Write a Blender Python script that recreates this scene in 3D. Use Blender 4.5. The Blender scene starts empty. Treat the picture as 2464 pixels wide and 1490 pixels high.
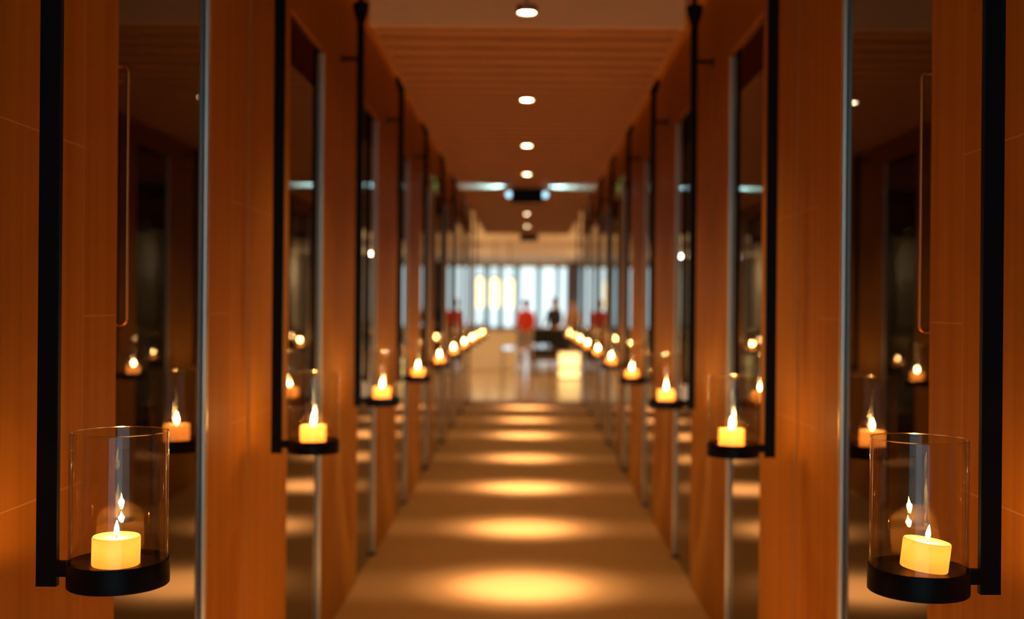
import bpy, bmesh, math, random
from mathutils import Vector, Matrix
random.seed(7)
C = bpy.context.scene.collection
sc = bpy.context.scene
PI = math.pi

# ------------------------------------------------------------------ camera, world, exposure
F_PX = 2620.0
EYE = 1.389
S = 1.617                       # length of one bay of the corridor
cam_d = bpy.data.cameras.new('camera')
cam_d.sensor_width = 36.0
cam_d.lens = 36.0 * F_PX / 2464.0
cam_d.shift_x = -36.0 / 2464.0
cam_d.shift_y = -3.0 / 2464.0
cam_d.dof.use_dof = True
cam_d.dof.focus_distance = 1.72
cam_d.dof.aperture_fstop = cam_d.lens / 15.5
cam_d.clip_start = 0.05
cam = bpy.data.objects.new('camera', cam_d)
cam.location = (0.008, 0, EYE)
cam.rotation_euler = (Matrix.Rotation(PI / 2, 3, 'X') @ Matrix.Rotation(math.radians(0.5), 3, 'Z')).to_euler()
C.objects.link(cam)
sc.camera = cam

world = bpy.data.worlds.new('world')
sc.world = world
world.use_nodes = True
WB = world.node_tree.nodes['Background']
WB.inputs[0].default_value = (0.50, 0.85, 0.95, 1)
WB.inputs[1].default_value = 1.2

sc.view_settings.view_transform = 'Standard'
sc.view_settings.look = 'None'
sc.view_settings.exposure = -0.08
sc.view_settings.gamma = 1.0
sc.view_settings.use_curve_mapping = False
sc.cycles.use_denoising = True
sc.cycles.max_bounces = 10
sc.cycles.transparent_max_bounces = 32
sc.cycles.sample_clamp_indirect = 60.0

WARM = (1.0, 0.56, 0.20)
def lamp(name, kind, loc, energy, color=WARM, parent=None, rot=None, **kw):
    d = bpy.data.lights.new(name, kind)
    d.energy = energy; d.color = color
    for k, v in kw.items(): setattr(d, k, v)
    o = bpy.data.objects.new(name, d); C.objects.link(o)
    o.location = loc
    if rot: o.rotation_euler = rot
    if parent: o.parent = parent
    return o

# concealed strip lights lying on top of the dropped ceiling, washing the tops of both walls
for sx in (-1, 1):
    lamp('cove_light', 'AREA', (sx * 0.36, 10.0, 2.60), 20.0, (1.0, 0.42, 0.10), rot=(PI, 0, 0),
         shape='RECTANGLE', size=0.03, size_y=11.0)
# unseen fill lights added at the sides of the lounge to brighten it
for x, y in ((-3.2, 20), (3.2, 20), (-3.2, 27), (3.2, 27), (-3.2, 35), (3.2, 35)):
    lamp('lounge_fill', 'AREA', (x, y, 3.10), 85.0, (1.0, 0.88, 0.66), shape='DISK', size=0.5)
    lamp('lounge_fill_up', 'AREA', (x, y, 1.9), 52.0, (1.0, 0.88, 0.66), rot=(PI, 0, 0), shape='DISK', size=0.5)

# ------------------------------------------------------------------ helpers
def P(name): 
    m = bpy.data.materials.new(name); m.use_nodes = True
    return m, m.node_tree.nodes, m.node_tree.links, m.node_tree.nodes['Principled BSDF']

def mat(name, col, rough=0.5, metal=0.0, spec=0.5, noise=0.0, nscale=(30, 30, 30), ior=None, bump=0.0):
    m, N, L, b = P(name)
    b.inputs['Base Color'].default_value = (*col, 1)
    b.inputs['Roughness'].default_value = rough
    b.inputs['Metallic'].default_value = metal
    b.inputs['Specular IOR Level'].default_value = spec
    if ior: b.inputs['IOR'].default_value = ior
    if noise > 0:
        tc = N.new('ShaderNodeTexCoord'); mp = N.new('ShaderNodeMapping'); nz = N.new('ShaderNodeTexNoise')
        mp.inputs['Scale'].default_value = nscale
        L.new(tc.outputs['Object'], mp.inputs[0]); L.new(mp.outputs[0], nz.inputs['Vector'])
        nz.inputs['Scale'].default_value = 1.0; nz.inputs['Detail'].default_value = 4
        mx = N.new('ShaderNodeMix'); mx.data_type = 'RGBA'
        mx.inputs[6].default_value = (*[c * (1 - noise) for c in col], 1)
        mx.inputs[7].default_value = (*[min(1, c * (1 + noise)) for c in col], 1)
        L.new(nz.outputs['Fac'], mx.inputs[0]); L.new(mx.outputs[2], b.inputs['Base Color'])
        if bump > 0:
            bp = N.new('ShaderNodeBump'); bp.inputs['Strength'].default_value = bump
            bp.inputs['Distance'].default_value = 0.002
            L.new(nz.outputs['Fac'], bp.inputs['Height']); L.new(bp.outputs[0], b.inputs['Normal'])
    return m

def emit(name, col, strength, through=False):
    m, N, L, b = P(name); N.remove(b)
    e = N.new('ShaderNodeEmission'); e.inputs[0].default_value = (*col, 1); e.inputs[1].default_value = strength
    out = N['Material Output']
    if through:
        t = N.new('ShaderNodeBsdfTransparent'); a = N.new('ShaderNodeAddShader')
        L.new(t.outputs[0], a.inputs[0]); L.new(e.outputs[0], a.inputs[1]); L.new(a.outputs[0], out.inputs[0])
    else:
        L.new(e.outputs[0], out.inputs[0])
    return m

def wood_material():
    """warm veneered wall panelling: vertical grain, thin pale joints between the boards"""
    m, N, L, b = P('wall_panelling')
    b.inputs['Roughness'].default_value = 0.55
    b.inputs['Specular IOR Level'].default_value = 0.06
    tc = N.new('ShaderNodeTexCoord')
    mp = N.new('ShaderNodeMapping'); mp.inputs['Scale'].default_value = (6, 26, 0.7)
    nz = N.new('ShaderNodeTexNoise'); nz.inputs['Scale'].default_value = 1.0; nz.inputs['Detail'].default_value = 5
    L.new(tc.outputs['Object'], mp.inputs[0]); L.new(mp.outputs[0], nz.inputs['Vector'])
    mp2 = N.new('ShaderNodeMapping'); mp2.inputs['Scale'].default_value = (200, 200, 260)
    n2 = N.new('ShaderNodeTexNoise'); n2.inputs['Scale'].default_value = 1.0
    L.new(tc.outputs['Object'], mp2.inputs[0]); L.new(mp2.outputs[0], n2.inputs['Vector'])
    r = N.new('ShaderNodeValToRGB')
    r.color_ramp.elements[0].position = 0.32; r.color_ramp.elements[0].color = (0.33, 0.124, 0.012, 1)
    r.color_ramp.elements[1].position = 0.70; r.color_ramp.elements[1].color = (0.41, 0.164, 0.017, 1)
    ad = N.new('ShaderNodeMath'); ad.operation = 'MULTIPLY_ADD'; ad.inputs[1].default_value = 0.25
    L.new(n2.outputs['Fac'], ad.inputs[0]); L.new(nz.outputs['Fac'], ad.inputs[2])
    sb = N.new('ShaderNodeMath'); sb.operation = 'SUBTRACT'; sb.inputs[1].default_value = 0.125
    L.new(ad.outputs[0], sb.inputs[0]); L.new(sb.outputs[0], r.inputs[0])
    # joints
    sp = N.new('ShaderNodeSeparateXYZ'); L.new(tc.outputs['Object'], sp.inputs[0])
    def math_(op, a, bb=None):
        n = N.new('ShaderNodeMath'); n.operation = op
        for i, v in enumerate((a, bb)):
            if v is None: continue
            if isinstance(v, (int, float)): n.inputs[i].default_value = v
            else: L.new(v, n.inputs[i])
        return n.outputs[0]
    fr = math_('MODULO', math_('ADD', math_('DIVIDE', sp.outputs['Y'], S), 10.0), 1.0)
    def near(x, c, w): return math_('LESS_THAN', math_('ABSOLUTE', math_('SUBTRACT', x, c)), w)
    w = 0.0014 / S
    j = math_('MAXIMUM', near(fr, 0.285, w), near(fr, 0.925, w))
    colA = math_('MULTIPLY', math_('GREATER_THAN', fr, 0.285), math_('LESS_THAN', fr, 0.925))
    hA = near(sp.outputs['Z'], 1.367, 0.0014)
    hB = math_('MAXIMUM', near(sp.outputs['Z'], 1.689, 0.0014), near(sp.outputs['Z'], 1.05, 0.0014))
    hh = math_('ADD', math_('MULTIPLY', colA, hA), math_('MULTIPLY', math_('SUBTRACT', 1.0, colA), hB))
    j = math_('MAXIMUM', j, hh)
    j = math_('MULTIPLY', j, 0.45)
    mx = N.new('ShaderNodeMix'); mx.data_type = 'RGBA'
    mx.inputs[7].default_value = (0.62, 0.36, 0.16, 1)
    L.new(j, mx.inputs[0]); L.new(r.outputs[0], mx.inputs[6]); L.new(mx.outputs[2], b.inputs['Base Color'])
    return m

M = {}
M['wood'] = wood_material()
M['floor'] = mat('brown_carpet', (0.26, 0.110, 0.022), 0.75, noise=0.10, nscale=(90, 90, 90), bump=0.3)
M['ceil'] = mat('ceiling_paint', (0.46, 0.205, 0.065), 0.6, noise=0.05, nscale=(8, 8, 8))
M['fascia'] = mat('fascia_lit_tone', (0.85, 0.54, 0.27), 0.6, noise=0.05, nscale=(8, 8, 8))  # paler than the ceiling: light on the fascia is put into its colour
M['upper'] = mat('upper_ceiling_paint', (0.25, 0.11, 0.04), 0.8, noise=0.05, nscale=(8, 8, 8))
M['black'] = mat('black_powder_coat', (0.004, 0.0042, 0.006), 0.42, spec=0.12, noise=0.05, nscale=(300, 300, 300))
M['mirror'] = mat('dark_mirror_glass', (0.006, 0.004, 0.003), 0.015, ior=1.8, noise=0.02)
M['trim'] = mat('pale_metal_trim', (0.78, 0.86, 0.84), 0.28, metal=0.7, noise=0.05, nscale=(60, 60, 4))
M['copper'] = mat('copper_handle', (0.75, 0.27, 0.06), 0.3, metal=0.9, noise=0.05)
M['can'] = mat('downlight_can', (0.32, 0.20, 0.10), 0.4, noise=0.05)
M['lamp'] = emit('downlight_lens', (1.0, 0.80, 0.50), 30.0)
M['flame'] = emit('candle_flame', (1.0, 0.58, 0.20), 85.0, through=True)
M['wick'] = mat('wick', (0.02, 0.012, 0.008), 0.9, noise=0.1)
M['cool'] = emit('cool_led', (0.45, 0.82, 1.0), 2.2)
M['pendant'] = emit('pendant_glass', (1.0, 0.76, 0.36), 3.2)
M['cube'] = emit('lantern_glass', (1.0, 0.66, 0.22), 2.8)
M['sky'] = emit('daylight_pane', (0.80, 0.97, 1.0), 1.6)
M['beige'] = mat('lounge_plaster', (0.72, 0.53, 0.30), 0.7, noise=0.04, nscale=(3, 3, 3))
M['lfloor'] = mat('lounge_stone_floor', (0.50, 0.33, 0.16), 0.22, noise=0.12, nscale=(1.2, 1.2, 1.2))
M['counter'] = mat('counter_stone', (0.82, 0.68, 0.46), 0.5, noise=0.05, nscale=(4, 4, 4))
M['tabletop'] = mat('glossy_table_top', (0.80, 0.90, 0.95), 0.05, metal=1.0, noise=0.03)
M['brown'] = mat('dark_brown_wood', (0.09, 0.035, 0.015), 0.5, noise=0.15)
M['frame'] = mat('window_frame', (0.45, 0.45, 0.42), 0.5, noise=0.05)
M['fabric'] = mat('dark_upholstery', (0.012, 0.012, 0.016), 0.9, noise=0.15, nscale=(60, 60, 60))
M['skin'] = mat('skin', (0.55, 0.27, 0.15), 0.5, noise=0.06)
M['red'] = mat('red_cloth', (0.70, 0.045, 0.012), 0.8, noise=0.08)
M['grey'] = mat('grey_cloth', (0.36, 0.30, 0.25), 0.85, noise=0.08)
M['dark'] = mat('dark_cloth', (0.014, 0.014, 0.02), 0.85, noise=0.1)
M['tan'] = mat('tan_cloth', (0.42, 0.18, 0.06), 0.85, noise=0.08)
M['hair'] = mat('brown_hair', (0.10, 0.035, 0.012), 0.6, noise=0.2, nscale=(80, 80, 20))

def glass_mat():
    m, N, L, b = P('clear_glass'); N.remove(b)
    t = N.new('ShaderNodeBsdfTransparent'); t.inputs[0].default_value = (0.97, 0.97, 0.96, 1)
    g = N.new('ShaderNodeBsdfGlossy'); g.inputs['Roughness'].default_value = 0.01
    f = N.new('ShaderNodeFresnel'); f.inputs[0].default_value = 1.5
    mx = N.new('ShaderNodeMixShader')
    L.new(f.outputs[0], mx.inputs[0]); L.new(t.outputs[0], mx.inputs[1]); L.new(g.outputs[0], mx.inputs[2])
    ge = N.new('ShaderNodeNewGeometry'); io = N.new('ShaderNodeMapRange')
    io.inputs[3].default_value = 1.58; io.inputs[4].default_value = 1 / 1.58
    L.new(ge.outputs['Backfacing'], io.inputs[0]); L.new(io.outputs[0], f.inputs[0])
    L.new(mx.outputs[0], N['Material Output'].inputs[0])
    return m
M['glass'] = glass_mat()
def rim_mat():
    m, N, L, b = P('polished_glass_rim'); N.remove(b)
    t = N.new('ShaderNodeBsdfTransparent'); g = N.new('ShaderNodeBsdfGlossy'); g.inputs['Roughness'].default_value = 0.15
    mx = N.new('ShaderNodeMixShader'); mx.inputs[0].default_value = 0.4
    L.new(t.outputs[0], mx.inputs[1]); L.new(g.outputs[0], mx.inputs[2])
    L.new(mx.outputs[0], N['Material Output'].inputs[0])
    return m
M['rim'] = rim_mat()

def wax_mat():
    """hollow-burnt pillar candle: a thin wax wall that lets light from an added inner lamp through"""
    m, N, L, b = P('candle_wax'); N.remove(b)
    tc = N.new('ShaderNodeTexCoord'); nz = N.new('ShaderNodeTexNoise'); nz.inputs['Scale'].default_value = 60
    L.new(tc.outputs['Object'], nz.inputs['Vector'])
    r = N.new('ShaderNodeValToRGB')
    r.color_ramp.elements[0].color = (0.78, 0.53, 0.24, 1); r.color_ramp.elements[1].color = (0.84, 0.60, 0.29, 1)
    L.new(nz.outputs['Fac'], r.inputs[0])
    t = N.new('ShaderNodeBsdfTranslucent'); d = N.new('ShaderNodeBsdfDiffuse')
    L.new(r.outputs[0], t.inputs[0]); L.new(r.outputs[0], d.inputs[0])
    mx = N.new('ShaderNodeMixShader'); mx.inputs[0].default_value = 0.5
    L.new(t.outputs[0], mx.inputs[1]); L.new(d.outputs[0], mx.inputs[2])
    L.new(mx.outputs[0], N['Material Output'].inputs[0])
    return m
M['wax'] = wax_mat()
def curtain_mat():
    m, N, L, b = P('sheer_curtain'); N.remove(b)
    t = N.new('ShaderNodeBsdfTranslucent'); t.inputs[0].default_value = (0.72, 0.78, 0.78, 1)
    d = N.new('ShaderNodeBsdfTransparent'); d.inputs[0].default_value = (0.8, 0.85, 0.85, 1)
    tc = N.new('ShaderNodeTexCoord'); w = N.new('ShaderNodeTexWave'); w.inputs['Scale'].default_value = 6
    L.new(tc.outputs['Object'], w.inputs['Vector'])
    mp = N.new('ShaderNodeMapRange'); mp.inputs[3].default_value = 0.25; mp.inputs[4].default_value = 0.5
    L.new(w.outputs['Fac'], mp.inputs[0])
    mx = N.new('ShaderNodeMixShader'); L.new(mp.outputs[0], mx.inputs[0])
    L.new(t.outputs[0], mx.inputs[1]); L.new(d.outputs[0], mx.inputs[2])
    L.new(mx.outputs[0], N['Material Output'].inputs[0])
    return m
M['curtain'] = curtain_mat()

def box(bm, x0, x1, y0, y1, z0, z1, bevel=0.0):
    ret = bmesh.ops.create_cube(bm, size=1.0)
    for v in ret['verts']:
        v.co = Vector(((x0 + x1) / 2 + v.co.x * (x1 - x0), (y0 + y1) / 2 + v.co.y * (y1 - y0), (z0 + z1) / 2 + v.co.z * (z1 - z0)))
    if bevel > 0:
        es = list({e for v in ret['verts'] for e in v.link_edges})
        bmesh.ops.bevel(bm, geom=es, offset=bevel, segments=2, affect='EDGES', profile=0.7)

def lathe(bm, prof, seg=48, cx=0, cy=0, cap0=True, cap1=True, M4=None):
    """rings from a list of (radius, z)"""
    rings = []
    for r, z in prof:
        if r <= 1e-6: rings.append([bm.verts.new((cx, cy, z))])
        else: rings.append([bm.verts.new((cx + r * math.cos(2 * PI * i / seg), cy + r * math.sin(2 * PI * i / seg), z)) for i in range(seg)])
    for a, b in zip(rings, rings[1:]):
        for i in range(seg):
            j = (i + 1) % seg
            if len(a) == 1 and len(b) == 1: continue
            if len(a) == 1: bm.faces.new((a[0], b[j], b[i]))
            elif len(b) == 1: bm.faces.new((a[i], a[j], b[0]))
            else: bm.faces.new((a[i], a[j], b[j], b[i]))
    if cap0 and len(rings[0]) > 1: bm.faces.new(rings[0][::-1])
    if cap1 and len(rings[-1]) > 1: bm.faces.new(rings[-1])
    if M4 is not None:
        bmesh.ops.transform(bm, matrix=M4, verts=[v for r in rings for v in r])

def tube(bm, pts, rad, seg=10):
    pts = [Vector(p) for p in pts]
    rings = []
    for i, p in enumerate(pts):
        d = (pts[min(i + 1, len(pts) - 1)] - pts[max(i - 1, 0)]).normalized()
        u = d.orthogonal().normalized() if i == 0 else (u - d * u.dot(d)).normalized()
        w = d.cross(u)
        rr = rad[i] if isinstance(rad, (list, tuple)) else rad
        rings.append([bm.verts.new(p + (u * math.cos(2 * PI * k / seg) + w * math.sin(2 * PI * k / seg)) * rr) for k in range(seg)])
    for a, b in zip(rings, rings[1:]):
        for k in range(seg):
            j = (k + 1) % seg
            bm.faces.new((a[k], a[j], b[j], b[k]))
    bm.faces.new(rings[0][::-1]); bm.faces.new(rings[-1])

def obj(name, bm, m, parent=None, smooth=False):
    bmesh.ops.recalc_face_normals(bm, faces=bm.faces)
    me = bpy.data.meshes.new(name); bm.to_mesh(me); bm.free()
    me.materials.append(m)
    if smooth:
        me.polygons.foreach_set('use_smooth', [True] * len(me.polygons))
        me.set_sharp_from_angle(angle=math.radians(40))
    o = bpy.data.objects.new(name, me); C.objects.link(o)
    if parent: o.parent = parent
    return o

def tag(o, label, cat, group=None, kind=None):
    o['label'] = label; o['category'] = cat
    if group: o['group'] = group
    if kind: o['kind'] = kind
    return o
def thing(name, label, cat, loc=(0, 0, 0), rotz=0, group=None):
    o = bpy.data.objects.new(name, None); C.objects.link(o)
    o.empty_display_size = 0.1
    o.location = loc; o.rotation_euler = (0, 0, rotz)
    return tag(o, label, cat, group)
def struct(name, bm, m, parent=None, smooth=False):
    o = obj(name, bm, m, parent, smooth)
    if not parent: o['kind'] = 'structure'
    return o
def dup(root, loc, rotz, label, group=None):
    r = root.copy(); C.objects.link(r); r.location = loc; r.rotation_euler = (0, 0, rotz); r['label'] = label
    if group: r['group'] = group
    for ch in list(root.children):
        c = ch.copy(); C.objects.link(c); c.parent = r
        for g in list(ch.children):
            d = g.copy(); C.objects.link(d); d.parent = c
    return r

# ------------------------------------------------------------------ corridor shell
XW, XM = 0.8395, 0.8515          # face of the panelling, face of the mirror glass
Y0, Y1 = -1.2, 10.12 * S
ZS, HS = 2.494, 0.620            # dropped ceiling: underside, half width
ZT = 2.93
MZ = 2.448                       # top of the mirror openings

LY = lambda k: 1.738 + 1.59 * k    # distance of the k-th pair of lanterns
def bay(k):                      # opening (mirror) of bay k
    if k <= 4: return (k + (1.39 if k < 4 else 1.39)) * S, (k + 1.79) * S
    return LY(k) + 0.14, LY(k + 1) - 0.10
BAYS = list(range(0, 9))
for side, sx in (('left', -1), ('right', 1)):
    bm = bmesh.new()
    x0, x1 = sorted((sx * XW, sx * (XW + 0.09)))
    xm0, xm1 = sorted((sx * (XM + 0.008), sx * (XW + 0.09)))
    prev = Y0
    for k in BAYS:
        a, b = bay(k)
        box(bm, x0, x1, prev, a, 0, MZ)
        box(bm, xm0, xm1, a, b, 0, MZ)                # backing behind the glass
        prev = b
    box(bm, x0, x1, prev, Y1, 0, MZ)
    box(bm, x0, x1, Y0, Y1, MZ, ZT)
    struct('wall_' + side, bm, M['wood'])

bm = bmesh.new(); box(bm, -1.2, 1.2, -3.0, Y1, -0.1, 0.0)
struct('floor', bm, M['floor'])
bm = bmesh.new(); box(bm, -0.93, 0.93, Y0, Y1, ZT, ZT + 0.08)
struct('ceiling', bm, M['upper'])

# dropped ceiling with battens across it, a fascia at its near end and an upturned lip added along each side to cut off the cove light
bm = bmesh.new()
YS = 2.645 * S
box(bm, -HS + .02, HS - .02, YS + .02, Y1, ZS + 0.042, ZS + 0.07)
for sx in (-1, 1):
    a, b = sorted((sx * HS, sx * (HS - 0.02))); box(bm, a, b, YS + .02, Y1, ZS + 0.071, 2.715)
    a, b = sorted((sx * HS, sx * (HS - 0.0199))); box(bm, a, b, YS + .02, Y1, ZS, ZS + 0.07)
y = YS + .05
while y < Y1 - 0.1:
    # each batten has a sloped near flank
    w, g = 0.100, 0.071
    vs = [(y, ZS + 0.042), (y + 0.012, ZS), (y + w, ZS), (y + w + 0.012, ZS + 0.042)]
    L_ = [bm.verts.new((-HS + 0.019, a, b)) for a, b in vs]; R_ = [bm.verts.new((HS - 0.019, a, b)) for a, b in vs]
    for i in range(4):
        j = (i + 1) % 4; bm.faces.new((L_[i], L_[j], R_[j], R_[i]))
    bm.faces.new(L_[::-1]); bm.faces.new(R_)
    y += w + g
struct('ceiling', bm, M['ceil'])

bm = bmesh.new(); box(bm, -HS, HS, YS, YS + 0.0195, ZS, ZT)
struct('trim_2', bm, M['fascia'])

# ------------------------------------------------------------------ mirrored glass panels
ORD = ['nearest', 'second', 'third', 'fourth', 'fifth', 'sixth', 'seventh', 'eighth', 'ninth', 'tenth', 'eleventh', 'twelfth']
def nth(k): return 'nearest the camera' if k == 0 else ORD[k] + ' from the camera'
for side, sx in (('left', -1), ('right', 1)):
    for k in BAYS:
        a, b = bay(k)
        t = thing('mirror_panel', 'dark mirrored glass panel set upright in the %s wall, %s' % (side, nth(k)),
                  'mirror', (sx * XM, (a + b) / 2, 0), 0, 'dark mirrored panels in the %s wall' % side)
        h = (b - a) / 2
        bm = bmesh.new(); x0, x1 = sorted((0, sx * 0.008)); box(bm, x0, x1, -h, h, 0.002, MZ - 0.002)
        obj('pane', bm, M['mirror'], t)
        bm = bmesh.new(); cx_ = -sx * 0.006; lathe(bm, [(0.0085, 0.012), (0.0085, MZ - 0.012)], 24, cx=cx_, cy=h - 0.0087)
        obj('edge_trim', bm, M['trim'], t, True)
        bm = bmesh.new(); x0, x1 = sorted((-sx * 0.022, sx * 0.006)); box(bm, x0, x1, h - 0.05, h, 0.0, 0.010 if k < 4 else 0.03)
        obj('floor_shoe', bm, M['black'], t)
        if k == 0:
            bm = bmesh.new(); x = -sx * 0.020; y_ = -h + 0.035
            z0, z1 = EYE - 0.042, EYE + 0.500
            pts = [(-sx * 0.0, y_, z0)] + [(x + sx * 0.012 * (1 - math.sin(q)), y_, z0 + 0.012 * (1 - math.cos(q))) for q in (0, PI/6, PI/3, PI/2)]
            pts += [(x + sx * 0.012 * (1 - math.sin(q)), y_, z1 - 0.012 * (1 - math.cos(q))) for q in (PI/2, PI/3, PI/6, 0)] + [(0, y_, z1)]
            tube(bm, pts, 0.0032, 10)
            h_ = obj('pull_handle', bm, M['copper'], t, True); h_['label'] = 'copper pull handle'

# ------------------------------------------------------------------ lanterns and candles
XB, XL = 0.7535, 0.640
TZ = 0.943
def make_lantern():
    t = thing('candle_lantern', '', 'lantern')
    bm = bmesh.new(); box(bm, -0.0165, 0.0165, -0.006, 0.006, -0.004, 2.72 - TZ, 0.001)
    obj('hanging_bar', bm, M['black'], t)
    bm = bmesh.new(); lathe(bm, [(0.016, 2.665 - TZ), (0.019, 2.675 - TZ), (0.036, 2.735 - TZ), (0.038, 2.76 - TZ), (0.012, 2.765 - TZ), (0.012, ZT - TZ)], 24)
    obj('ceiling_cup', bm, M['black'], t, True)
    zb = 2.509 - TZ
    bm = bmesh.new(); box(bm, -(XW - XB), -0.0165, -0.004, 0.004, zb - 0.008, zb + 0.008)
    lathe(bm, [(0.020, 0), (0.020, 0.006)], 20, M4=Matrix.Translation((-(XW - XB), 0, zb)) @ Matrix.Rotation(PI / 2, 4, 'Y'))
    obj('wall_bracket', bm, M['black'], t)
    cx = XB - XL
    bm = bmesh.new(); box(bm, 0.0165, cx - 0.073, -0.007, 0.007, 0.012, 0.036, 0.001)
    obj('tray_arm', bm, M['black'], t)
    bm = bmesh.new()
    lathe(bm, [(0, 0), (0.0765, 0), (0.078, 0.0015), (0.078, 0.0385), (0.0772, 0.0395), (0.0758, 0.0385), (0.0758, 0.031), (0, 0.031)], 96, cx=cx)
    obj('tray', bm, M['black'], t, True)
    bm = bmesh.new()
    lathe(bm, [(0.0752, 0.0312), (0.0752, 0.2418), (0.0746, 0.2430), (0.0732, 0.2430), (0.0726, 0.2418), (0.0726, 0.0312), (0.0752, 0.0312)], 128, cx=cx, cap0=False, cap1=False)
    obj('glass_cylinder', bm, M['glass'], t, True)
    bm = bmesh.new()
    lathe(bm, [(0.0739 + 0.0015 * math.cos(q * PI / 4), 0.2436 + 0.0011 * math.sin(q * PI / 4)) for q in range(9)], 128, cx=cx, cap0=False, cap1=False)
    obj('glass_rim', bm, M['rim'], t, True)
    # slim channel on the panelling behind the bar
    bm = bmesh.new(); xr = -(XW - XB)
    box(bm, xr, xr + 0.002, -0.030, -0.024, -TZ + 0.02, ZT - TZ - 0.3)
    r = obj('wall_channel', bm, M['can'], t)
    return t
lan = make_lantern()

def make_candle(fh, fr, rad=0.0385, hgt=0.050):
    t = thing('pillar_candle', '', 'candle')
    bm = bmesh.new()
    lathe(bm, [(0, 0.0005), (rad - 0.001, 0.0005), (rad, 0.002), (rad, hgt - 0.002), (rad - 0.0015, hgt), (rad - 0.004, hgt - 0.0005),
               (rad * 0.6, hgt - 0.003), (rad * 0.2, hgt - 0.004), (0, hgt - 0.004)], 72)
    obj('wax', bm, M['wax'], t, True)
    bm = bmesh.new(); tube(bm, [(0, 0, hgt - 0.005), (0.0004, 0, hgt + 0.002), (0.0014, 0, hgt + 0.006)], 0.0008, 8)
    obj('wick', bm, M['wick'], t)
    z0 = hgt + 0.001
    pr = [(0, 0), (0.45, .05), (0.80, .15), (1.0, .30), (0.92, .45), (0.68, .62), (0.40, .80), (0.16, .93), (0, 1)]
    bm = bmesh.new(); lathe(bm, [(fr * a, z0 + fh * b) for a, b in pr], 20)
    f = obj('flame', bm, M['flame'], t, True); f['label'] = 'bright teardrop flame'
    lamp('flame_light', 'POINT', (0, 0, z0 + fh * 0.45), FLAME_W, (1.0, 0.42, 0.10), t, shadow_soft_size=0.005)
    lamp('wax_inner_fill', 'POINT', (0, 0, hgt - 0.0075), WAX_W * (2.0 if fh > .03 else 1), (1.0, 0.44, 0.12), t, shadow_soft_size=0.004)  # lamp added inside the wax to make its wall glow
    return t
FLAME_W, WAX_W = 1.05, 0.17
candA = make_candle(0.024, 0.0040, 0.0368, 0.046)        # short flames, the two nearest candles
candB = make_candle(0.037, 0.0060)
first = True
usedA = usedB = False
for k in range(10):
    for side, sx in (('left', -1), ('right', 1)):
        rz = 0 if sx < 0 else PI
        where = '%s side, %s' % (side, nth(k))
        lab = 'black hanging candle lantern with glass cylinder, ' + where
        grp = 'candle lanterns along the corridor'
        xl = XL + (0.000 if sx < 0 else -0.004) * (k == 0)
        loc = (sx * (xl + XB - XL), LY(k), TZ)
        if first:
            lan.location = loc; lan.rotation_euler = (0, 0, rz); lan['label'] = lab; lan['group'] = grp; first = False
        else: dup(lan, loc, rz, lab, grp)
        extra = ' burning leaning cream pillar candle' if (k == 0 and sx > 0) else ' burning cream pillar candle'
        lab = 'lit' + extra.replace(' burning', '') + ' in the lantern, ' + where
        dx = -0.004 if k == 0 and sx < 0 else (0.008 if k == 0 else random.uniform(-.004, .004))
        dy = -0.002 if k == 0 else random.uniform(-.006, .006)
        z = TZ + 0.0315
        if k == 0 and sx > 0: z += 0.0045
        loc = (sx * xl + dx, LY(k) + dy, z)
        src = candA if k == 0 else candB
        if (src is candA and not usedA) or (src is candB and not usedB):
            c = src; c.location = loc; c['label'] = lab; c['group'] = 'pillar candles in the lanterns'
            if src is candA: usedA = True
            else: usedB = True
        else:
            c = dup(src, loc, random.uniform(0, 6), lab, 'pillar candles in the lanterns')
        if k == 0 and sx > 0: c.rotation_euler = (0, math.radians(7.0), 0)
        if k == 0 and sx < 0: c.rotation_euler = (0, math.radians(1.0), 0)

# ------------------------------------------------------------------ downlights
def make_downlight():
    t = thing('downlight', '', 'ceiling light')
    bm = bmesh.new(); lathe(bm, [(0.040, 0.02), (0.040, -0.004), (0.034, -0.006), (0.034, 0.012), (0, 0.012)], 32, cap0=True)
    obj('housing', bm, M['can'], t, True)
    bm = bmesh.new(); lathe(bm, [(0, -0.004), (0.028, -0.004), (0.033, -0.001), (0.033, 0.004), (0, 0.004)], 32)
    l = obj('lens', bm, M['lamp'], t, True); l['label'] = 'glowing warm lens'
    return t
ZL = ZS - 0.003
dl = make_downlight()
LAMPS = [2.50, 3.55, 4.55, 5.52, 6.75, 7.85, 9.02, 10.05]
POOLS = [3.36, 4.27, 5.22, 6.25, 7.35, 8.38, 9.43]
for i, y in enumerate(LAMPS):
    loc = (-0.002, y * S, ZL)
    if i == 0:
        lab = 'round glowing downlight hung in front of the dropped ceiling, nearest the camera'
    else: lab = 'round glowing downlight in the middle of the corridor ceiling, ' + nth(i)
    if i == 0: dl.location = loc; dl['label'] = lab; dl['group'] = 'downlights along the ceiling'; src = dl
    else: dup(dl, loc, 0, lab, 'downlights along the ceiling')
bm = bmesh.new(); lathe(bm, [(0.005, 0.02), (0.005, ZT - ZL)], 12); st = obj('stem', bm, M['can'], dl, True)

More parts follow.
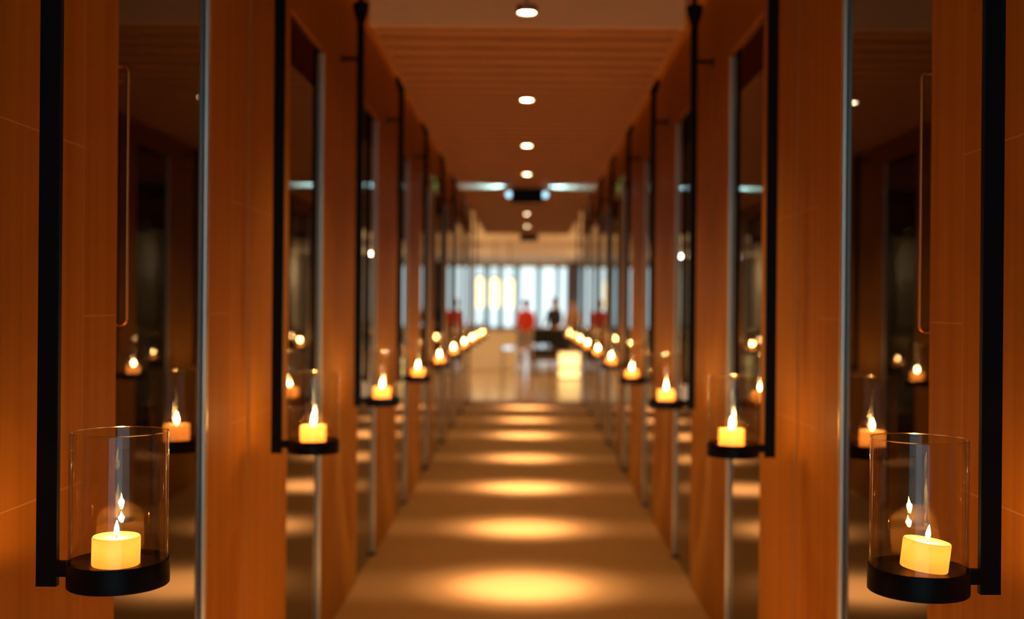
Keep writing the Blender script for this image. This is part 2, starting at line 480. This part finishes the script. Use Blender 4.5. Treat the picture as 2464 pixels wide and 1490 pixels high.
def spot(y, ty, e, size=13, blend=1.0, oval=1.30, col=(1.0, 0.80, 0.60)):
    z = ZL - 0.012
    d = Vector((0, (ty - y) * S, -z)).normalized()
    q = d.to_track_quat('-Z', 'Y').to_euler()
    o = lamp('downlight_beam', 'SPOT', (-0.002, y * S, z), e, col, rot=q, spot_size=math.radians(size), spot_blend=blend, shadow_soft_size=0.07)
    o.scale = (oval, 1, 1)          # oval beam, wider across the corridor
SPOT_W = 3700
for y, ty in zip(LAMPS, POOLS):
    spot(y, ty, SPOT_W * 0.75)
    spot(y, ty, SPOT_W * 0.28, 20, 1.0, 1.3)
    spot(y, ty, SPOT_W * 0.05, 15, 1.0, 5.2)       # the lens's faint sideways spill
    spot(y, y, SPOT_W * 0.022, 125, 1.0, 1.0, (1.0, 0.62, 0.20))          # added wide orange fill for the corridor's ambient light
for y in (0.45, 1.45): spot(y, y + .6, SPOT_W, 30)

# ------------------------------------------------------------------ hanging signs with emergency lamps
t = thing('hanging_sign', 'black box sign with cool white lamps at both ends under the corridor ceiling', 'sign', (0.0, 6.12 * S, ZS - 0.15))
bm = bmesh.new(); box(bm, -0.142, 0.142, -0.02, 0.02, 0, 0.135, 0.003); obj('sign_box', bm, M['black'], t)
for x in (-0.09, 0.09):
    bm = bmesh.new(); lathe(bm, [(0.006, 0.13), (0.006, 0.152)], 10, cx=x); obj('bracket', bm, M['black'], t)
for sx in (-1, 1):
    bm = bmesh.new(); lathe(bm, [(0, -0.012), (0.020, -0.012), (0.027, 0.0), (0.027, 0.016), (0.016, 0.030), (0, 0.034)], 24,
                            M4=Matrix.Translation((sx * 0.158, 0, 0.078)) @ Matrix.Rotation(sx * PI / 2, 4, 'Y'))
    l = obj('emergency_lamp', bm, M['cool'], t, True); l['label'] = 'cool white glowing lamp'
    lamp('sign_light', 'SPOT', (sx * 0.20, 0.0, 0.020), 90.0, (0.12, 0.45, 1.0), t, rot=(0, -sx * math.radians(138), 0), spot_size=math.radians(100), spot_blend=1.0, shadow_soft_size=0.012)
t = thing('exit_sign', 'small dark sign hanging at the far end of the corridor ceiling', 'sign', (0.03, 9.98 * S, ZS - 0.11))
bm = bmesh.new(); box(bm, -0.135, 0.135, -0.02, 0.02, 0, 0.10, 0.003); obj('sign_box', bm, M['brown'], t)
for x in (-0.09, 0.09):
    bm = bmesh.new(); lathe(bm, [(0.006, 0.10), (0.006, 0.115)], 10, cx=x); obj('bracket', bm, M['black'], t)

# ------------------------------------------------------------------ lounge at the end of the corridor
YF = 42.0
def PX(px, Y): return (px - 1268) * Y / F_PX + 0.008
def PZ(py, Y): return EYE - (py - 742) * Y / F_PX
LX, LZ = 4.2, EYE + 2900 / 1620.0
bm = bmesh.new(); box(bm, -LX, LX, Y1, YF + 0.3, -0.1, 0.0); struct('floor', bm, M['lfloor'])
bm = bmesh.new(); box(bm, -LX, LX, Y1, YF + 0.3, LZ, LZ + 0.1); struct('ceiling', bm, M['beige'])
bm = bmesh.new(); box(bm, -LX - 0.1, -LX, Y1, YF + 0.3, 0, LZ); struct('wall_lounge_left', bm, M['beige'])
bm = bmesh.new(); box(bm, LX, LX + 0.1, Y1, YF + 0.3, 0, LZ); struct('wall_lounge_right', bm, M['beige'])
bm = bmesh.new(); box(bm, -LX, -0.93, Y1, Y1 + 0.1, 0, LZ); box(bm, 0.93, LX, Y1, Y1 + 0.1, 0, LZ); box(bm, -0.93, 0.93, Y1, Y1 + 0.1, ZT, LZ)
struct('wall_lounge_near', bm, M['beige'])
zs, zt = PZ(790, YF), PZ(640, YF)
bm = bmesh.new(); box(bm, -LX, LX, YF + .12, YF + 0.3, 0, zs); box(bm, -LX, LX, YF + .12, YF + 0.3, zt, LZ)
struct('wall_far', bm, M['beige'])
edges = [-LX, PX(1135, YF), PX(1168, YF), PX(1203, YF), PX(1248, YF), PX(1294, YF), PX(1341, YF), PX(1364, YF), PX(1388, YF), PX(1420, YF), LX]
n = 0
for a, b in zip(edges, edges[1:]):
    if abs(a - PX(1364, YF)) < 1e-6:
        bm = bmesh.new(); box(bm, a + .02, b - .02, YF - .1, YF + 0.3, 0, zt + .1); struct('trim_1', bm, M['brown']); continue
    n += 1
    t = bpy.data.objects.new('window_%d' % n, None); C.objects.link(t); t.location = ((a + b) / 2, YF + 0.12, zs); t['kind'] = 'structure'
    hw = (b - a) / 2; hh = zt - zs
    bm = bmesh.new()
    box(bm, -hw, -hw + .04, -.03, .05, 0, hh); box(bm, hw - .04, hw, -.03, .05, 0, hh)
    box(bm, -hw + .04, hw - .04, -.03, .05, 0, .05); box(bm, -hw + .04, hw - .04, -.03, .05, hh - .05, hh)
    obj('window_frame', bm, M['frame'], t)
    bm = bmesh.new(); box(bm, -hw + .04, hw - .04, .0, .02, .05, hh - .05); obj('pane', bm, M['sky'], t)
# sheer curtains
cn = 0
for a, b, w in ((1160, 1182, 'behind the pendant lamps on the left'), (1196, 1212, 'between the middle and right pendant lamps'), (1234, 1252, 'just left of the brightest window'),
             (1289, 1303, 'just right of the brightest window'), (1336, 1348, 'beside the dark column'), (1390, 1404, 'at the far right of the windows')):
    bm = bmesh.new(); xa, xb = PX(a, YF), PX(b, YF)
    N_ = 40; top = []; bot = []
    for i in range(N_ + 1):
        x = xa + (xb - xa) * i / N_; yy = YF + 0.03 * math.sin(i * 1.3)
        top.append(bm.verts.new((x, yy, zt + .02))); bot.append(bm.verts.new((x, yy, 0.005)))
    for i in range(N_): bm.faces.new((bot[i], bot[i + 1], top[i + 1], top[i]))
    o = obj('sheer_curtain', bm, M['curtain'], None, True)
    sol = o.modifiers.new('thick', 'SOLIDIFY'); sol.thickness = 0.002
    tag(o, 'pale sheer curtain at the lounge windows, ' + w, 'curtain', 'sheer curtains at the lounge windows')

# pendant lamps
for i, (x, y0_, y1_) in enumerate(((1153, 664, 748), (1190, 666, 747), (1226, 668, 749))):
    Y = 29.0
    zt_, zb_ = PZ(y0_ + 5, Y), PZ(y1_ - 5, Y)
    t = thing('pendant_lamp', '%s of the three glowing cylinder pendants before the windows' % ('leftmost', 'middle one', 'rightmost')[i], 'pendant lamp', (PX(x, Y), Y, zb_), 0, 'cylinder pendants in the lounge')
    h = zt_ - zb_; r = 0.108
    bm = bmesh.new(); lathe(bm, [(0, 0), (r * .7, 0.01), (r, 0.08), (r, h - .08), (r * .8, h)], 24); s_ = obj('lamp_shade', bm, M['pendant'], t, True)
    bm = bmesh.new(); lathe(bm, [(r * .8, h), (r * .5, h + .05), (.012, h + .07), (.012, LZ - zb_)], 12); obj('cord', bm, M['brown'], t)

# counter, side tables, floor lantern
Yc = 15.2 * S
t = thing('reception_counter', 'long beige stone counter on the left of the lounge', 'counter', (PX(1190, Yc) - 1.0, Yc, 0))
xr = PX(1246, Yc) - (PX(1190, Yc) - 1.0); zc = PZ(800, Yc)
bm = bmesh.new(); box(bm, -1.6, xr - .03, 0.0, 0.6, 0, zc - .05, .005); obj('counter_base', bm, M['counter'], t)
bm = bmesh.new(); box(bm, -1.62, xr, -.04, 0.64, zc - .05, zc, .005); obj('worktop', bm, M['counter'], t)
for i, (a, b, py) in enumerate(((1208, 1264, 837), (1272, 1331, 832))):
    Yt = 12.0 * S; xc = PX((a + b) / 2, Yt); hw = (PX(b, Yt) - PX(a, Yt)) / 2; zt_ = PZ(py, Yt)
    t = thing('side_table', 'low table with glossy pale blue top, %s of the pair in front of the people' % ('left' if i == 0 else 'right'), 'table', (xc, Yt, 0), 0, 'glossy low tables in the lounge')
    bm = bmesh.new(); box(bm, -hw, hw, -.9, .9, zt_ - .025, zt_, .004); obj('table_top', bm, M['tabletop'], t)
    for px_ in (-1, 1):
        for py_ in (-1, 1):
            bm = bmesh.new(); box(bm, px_ * (hw - .03) - .006, px_ * (hw - .03) + .006, py_ * .86 - .006, py_ * .86 + .006, 0, zt_ - .025); obj('leg', bm, M['brown'], t)
Yq = 13.4 * S
t = thing('floor_lantern', 'glowing yellow square floor lantern at the right end of the corridor', 'lantern', (PX(1370, Yq), Yq, 0))
hw = 0.215; H = PZ(845, Yq); zm = PZ(884, Yq)
bm = bmesh.new(); box(bm, -hw + .015, hw - .015, -hw + .015, hw - .015, .03, zm - .02); box(bm, -hw + .015, hw - .015, -hw + .015, hw - .015, zm + .02, H - .02); obj('lamp_glass', bm, M['cube'], t)
bm = bmesh.new()
for z0_, z1_ in ((0, .03), (zm - .02, zm + .02), (H - .02, H)): box(bm, -hw, hw, -hw, hw, z0_, z1_)
for px_ in (-1, 1):
    for py_ in (-1, 1): box(bm, px_ * (hw - .008) - .008, px_ * (hw - .008) + .008, py_ * (hw - .008) - .008, py_ * (hw - .008) + .008, .03, H - .02)
obj('lantern_frame', bm, M['copper'], t)
# armchair with dark upholstery
Ya = 26.8
t = thing('armchair', 'dark upholstered armchair with its back to the corridor, right of the person in red', 'armchair', (PX(1322, Ya), Ya - .3, 0))
bm = bmesh.new(); box(bm, -.38, .38, 0, .7, .18, .42, .03); obj('seat', bm, M['fabric'], t)
bm = bmesh.new(); box(bm, -.40, .40, -.12, .0, .18, .90, .04); obj('backrest', bm, M['fabric'], t)
for s_ in (-1, 1):
    bm = bmesh.new(); a, b = sorted((s_ * .38, s_ * .50)); box(bm, a, b, -.1, .7, .18, .62, .03); obj('armrest', bm, M['fabric'], t)
    for yy in (-.05, .62):
        bm = bmesh.new(); lathe(bm, [(.02, 0), (.03, .18)], 12, cx=s_ * .4, cy=yy); obj('leg', bm, M['brown'], t)
# low brown bench
t = thing('coffee_table', 'low brown wooden table on the lounge floor in front of the armchair', 'table', (PX(1318, 14.4 * S), 14.4 * S, 0))
bm = bmesh.new(); box(bm, -.32, .32, -.3, .3, .28, .34, .01); obj('table_top', bm, M['brown'], t)
for px_ in (-1, 1):
    for py_ in (-1, 1):
        bm = bmesh.new(); box(bm, px_ * .28 - .02, px_ * .28 + .02, py_ * .26 - .02, py_ * .26 + .02, 0, .28); obj('leg', bm, M['brown'], t)

# ------------------------------------------------------------------ people
def skin_mesh(name, verts, edges, m, parent, root=0, sub=2):
    me = bpy.data.meshes.new(name); me.from_pydata([v[0] for v in verts], edges, []); me.materials.append(m)
    o = bpy.data.objects.new(name, me); C.objects.link(o); o.parent = parent
    s = o.modifiers.new('skin', 'SKIN'); s.use_smooth_shade = True
    for i, v in enumerate(verts):
        r = v[1]; me.skin_vertices[0].data[i].radius = r if isinstance(r, tuple) else (r, r)
        me.skin_vertices[0].data[i].use_root = (i == root)
    ss = o.modifiers.new('sub', 'SUBSURF'); ss.levels = sub; ss.render_levels = sub
    return o
def person(label, loc, rotz, h, shirt, trousers, sleeve=True, sit=False, lean=0.0):
    t = thing('person', label, 'person', loc, rotz)
    k = h / 1.72
    hp = 0.46 if sit else 0.92
    V = []; E = []
    def v(x, y, z, r): V.append(((x * k, y * k, z * k if not sit else z * k), r if isinstance(r, tuple) else r * k)); return len(V) - 1
    pelvis = v(0, 0, hp, (0.15, 0.105)); w = v(0, .01, hp + .16, (0.125, 0.09)); ch = v(0, 0 + lean * .1, hp + .40, (0.155, 0.105)); nk0 = v(0, -.01 + lean * .15, hp + .53, (0.055, 0.055))
    nk = v(0, lean * .16, hp + .60, 0.05); hd = v(0, .01 + lean * .18, hp + .70, (0.075, 0.09)); tp = v(0, .0 + lean * .2, hp + .77, (.06, .07))
    E += [(pelvis, w), (w, ch), (ch, nk0), (nk0, nk), (nk, hd), (hd, tp)]
    J = {}
    for s in (-1, 1):
        hipj = v(s * .09, 0, hp - .06, .085)
        if sit: kn = v(s * .11, .42, hp - .02, .06); an = v(s * .11, .44, .09, .04); to = v(s * .11, .58, .03, .03)
        else: kn = v(s * .10, .02 + .05 * s, .50, .06); an = v(s * .11, -.02 + .1 * s, .09, .042); to = v(s * .12, .14 + .1 * s, .035, .033)
        E += [(pelvis, hipj), (hipj, kn), (kn, an), (an, to)]
        sh = v(s * .16, lean * .12, hp + .47, .052); el = v(s * .205, .03, hp + .20, .042); wr = v(s * .20, .20, hp + .06, .028)
        pm = v(s * .19, .27, hp + .04, (.035, .02))
        E += [(ch, sh), (sh, el), (el, wr), (wr, pm)]
        for q in range(4):
            f1 = v(s * .19 + (q - 1.5) * .018, .32, hp + .035, .009); f2 = v(s * .19 + (q - 1.5) * .019, .35 - .006 * abs(q - 1.4), hp + .015, .008)
            E += [(pm, f1), (f1, f2)]
        th = v(s * (.19 - .035), .285, hp + .05, .010); E += [(pm, th)]
    skin_mesh('body', V, E, M['skin'], t, 0, 1)
    # clothing and hair as children
    V2 = []; E2 = []
    def v2(x, y, z, r): V2.append(((x * k, y * k, z * k), r)); return len(V2) - 1
    a = v2(0, 0, hp - .04, (.175, .125)); b = v2(0, .01, hp + .16, (.145, .11)); c = v2(0, lean * .1, hp + .40, (.175, .125)); d = v2(0, lean * .14, hp + .51, (.08, .075))
    E2 += [(a, b), (b, c), (c, d)]
    for s in (-1, 1):
        sh = v2(s * .16, lean * .12, hp + .47, .066); el = v2(s * .205, .03, hp + .20, .054); E2 += [(c, sh), (sh, el)]
        if sleeve: wr = v2(s * .205, .17, hp + .08, .042); E2 += [(el, wr)]
    skin_mesh('shirt', V2, E2, shirt, t, 0, 1)
    V2 = []; E2 = []
    a = v2(0, 0, hp + .02, (.165, .12))
    for s in (-1, 1):
        hj = v2(s * .09, 0, hp - .07, .10)
        if sit: kn = v2(s * .11, .42, hp - .02, .075); an = v2(s * .11, .44, .12, .055)
        else: kn = v2(s * .10, .02 + .05 * s, .50, .075); an = v2(s * .11, -.02 + .1 * s, .12, .058)
        E2 += [(a, hj), (hj, kn), (kn, an)]
    skin_mesh('trousers', V2, E2, trousers, t, 0, 1)
    bm = bmesh.new(); bmesh.ops.create_uvsphere(bm, u_segments=20, v_segments=12, radius=.105)
    for q in bm.verts:
        q.co.z *= 1.15
        if q.co.y > 0.03 and q.co.z < .03: q.co.y = .03 + (q.co.y - .03) * .1; q.co.x *= .9
    bmesh.ops.translate(bm, verts=bm.verts, vec=(0, -.012 + lean * .18, (hp + .72)))
    bmesh.ops.scale(bm, verts=bm.verts, vec=(k, k, k)); obj('hair', bm, M['hair'], t, True)
    # face: eyes, nose, mouth, ears
    bm = bmesh.new()
    zf = (hp + .70) * k; yf = (.01 + lean * .18) * k
    lathe(bm, [(0, .02), (.006, .012), (.016, -.012), (0, -.018)], 8, cx=0, cy=yf + .092 * k, M4=Matrix.Translation((0, 0, zf)))
    obj('nose', bm, M['skin'], t)
    for s in (-1, 1):
        bm = bmesh.new(); bmesh.ops.create_uvsphere(bm, u_segments=8, v_segments=6, radius=.010); bmesh.ops.translate(bm, verts=bm.verts, vec=(s * .03, yf + .082 * k, zf + .02)); obj('eye', bm, M['dark'], t)
        bm = bmesh.new(); bmesh.ops.create_uvsphere(bm, u_segments=8, v_segments=6, radius=.025); bmesh.ops.scale(bm, verts=bm.verts, vec=(.35, .6, 1)); bmesh.ops.translate(bm, verts=bm.verts, vec=(s * .082, yf, zf)); obj('ear', bm, M['skin'], t)
    bm = bmesh.new(); box(bm, -.022, .022, yf + .082 * k, yf + .09 * k, zf - .045, zf - .038); obj('mouth', bm, M['red'], t)
    return t
Yp = 25.6
person('person in a red top and pale trousers standing in the bright lounge', (PX(1266, Yp), Yp, 0), math.radians(168), 1.58, M['red'], M['grey'])
person('person in dark clothes standing behind the dark armchair', (PX(1334, 28.2), 28.2, 0), math.radians(160), 1.64, M['dark'], M['dark'])
person('person in a tan top near the right edge of the lounge', (PX(1379, 28.6), 28.6, 0), math.radians(150), 1.60, M['tan'], M['brown'])
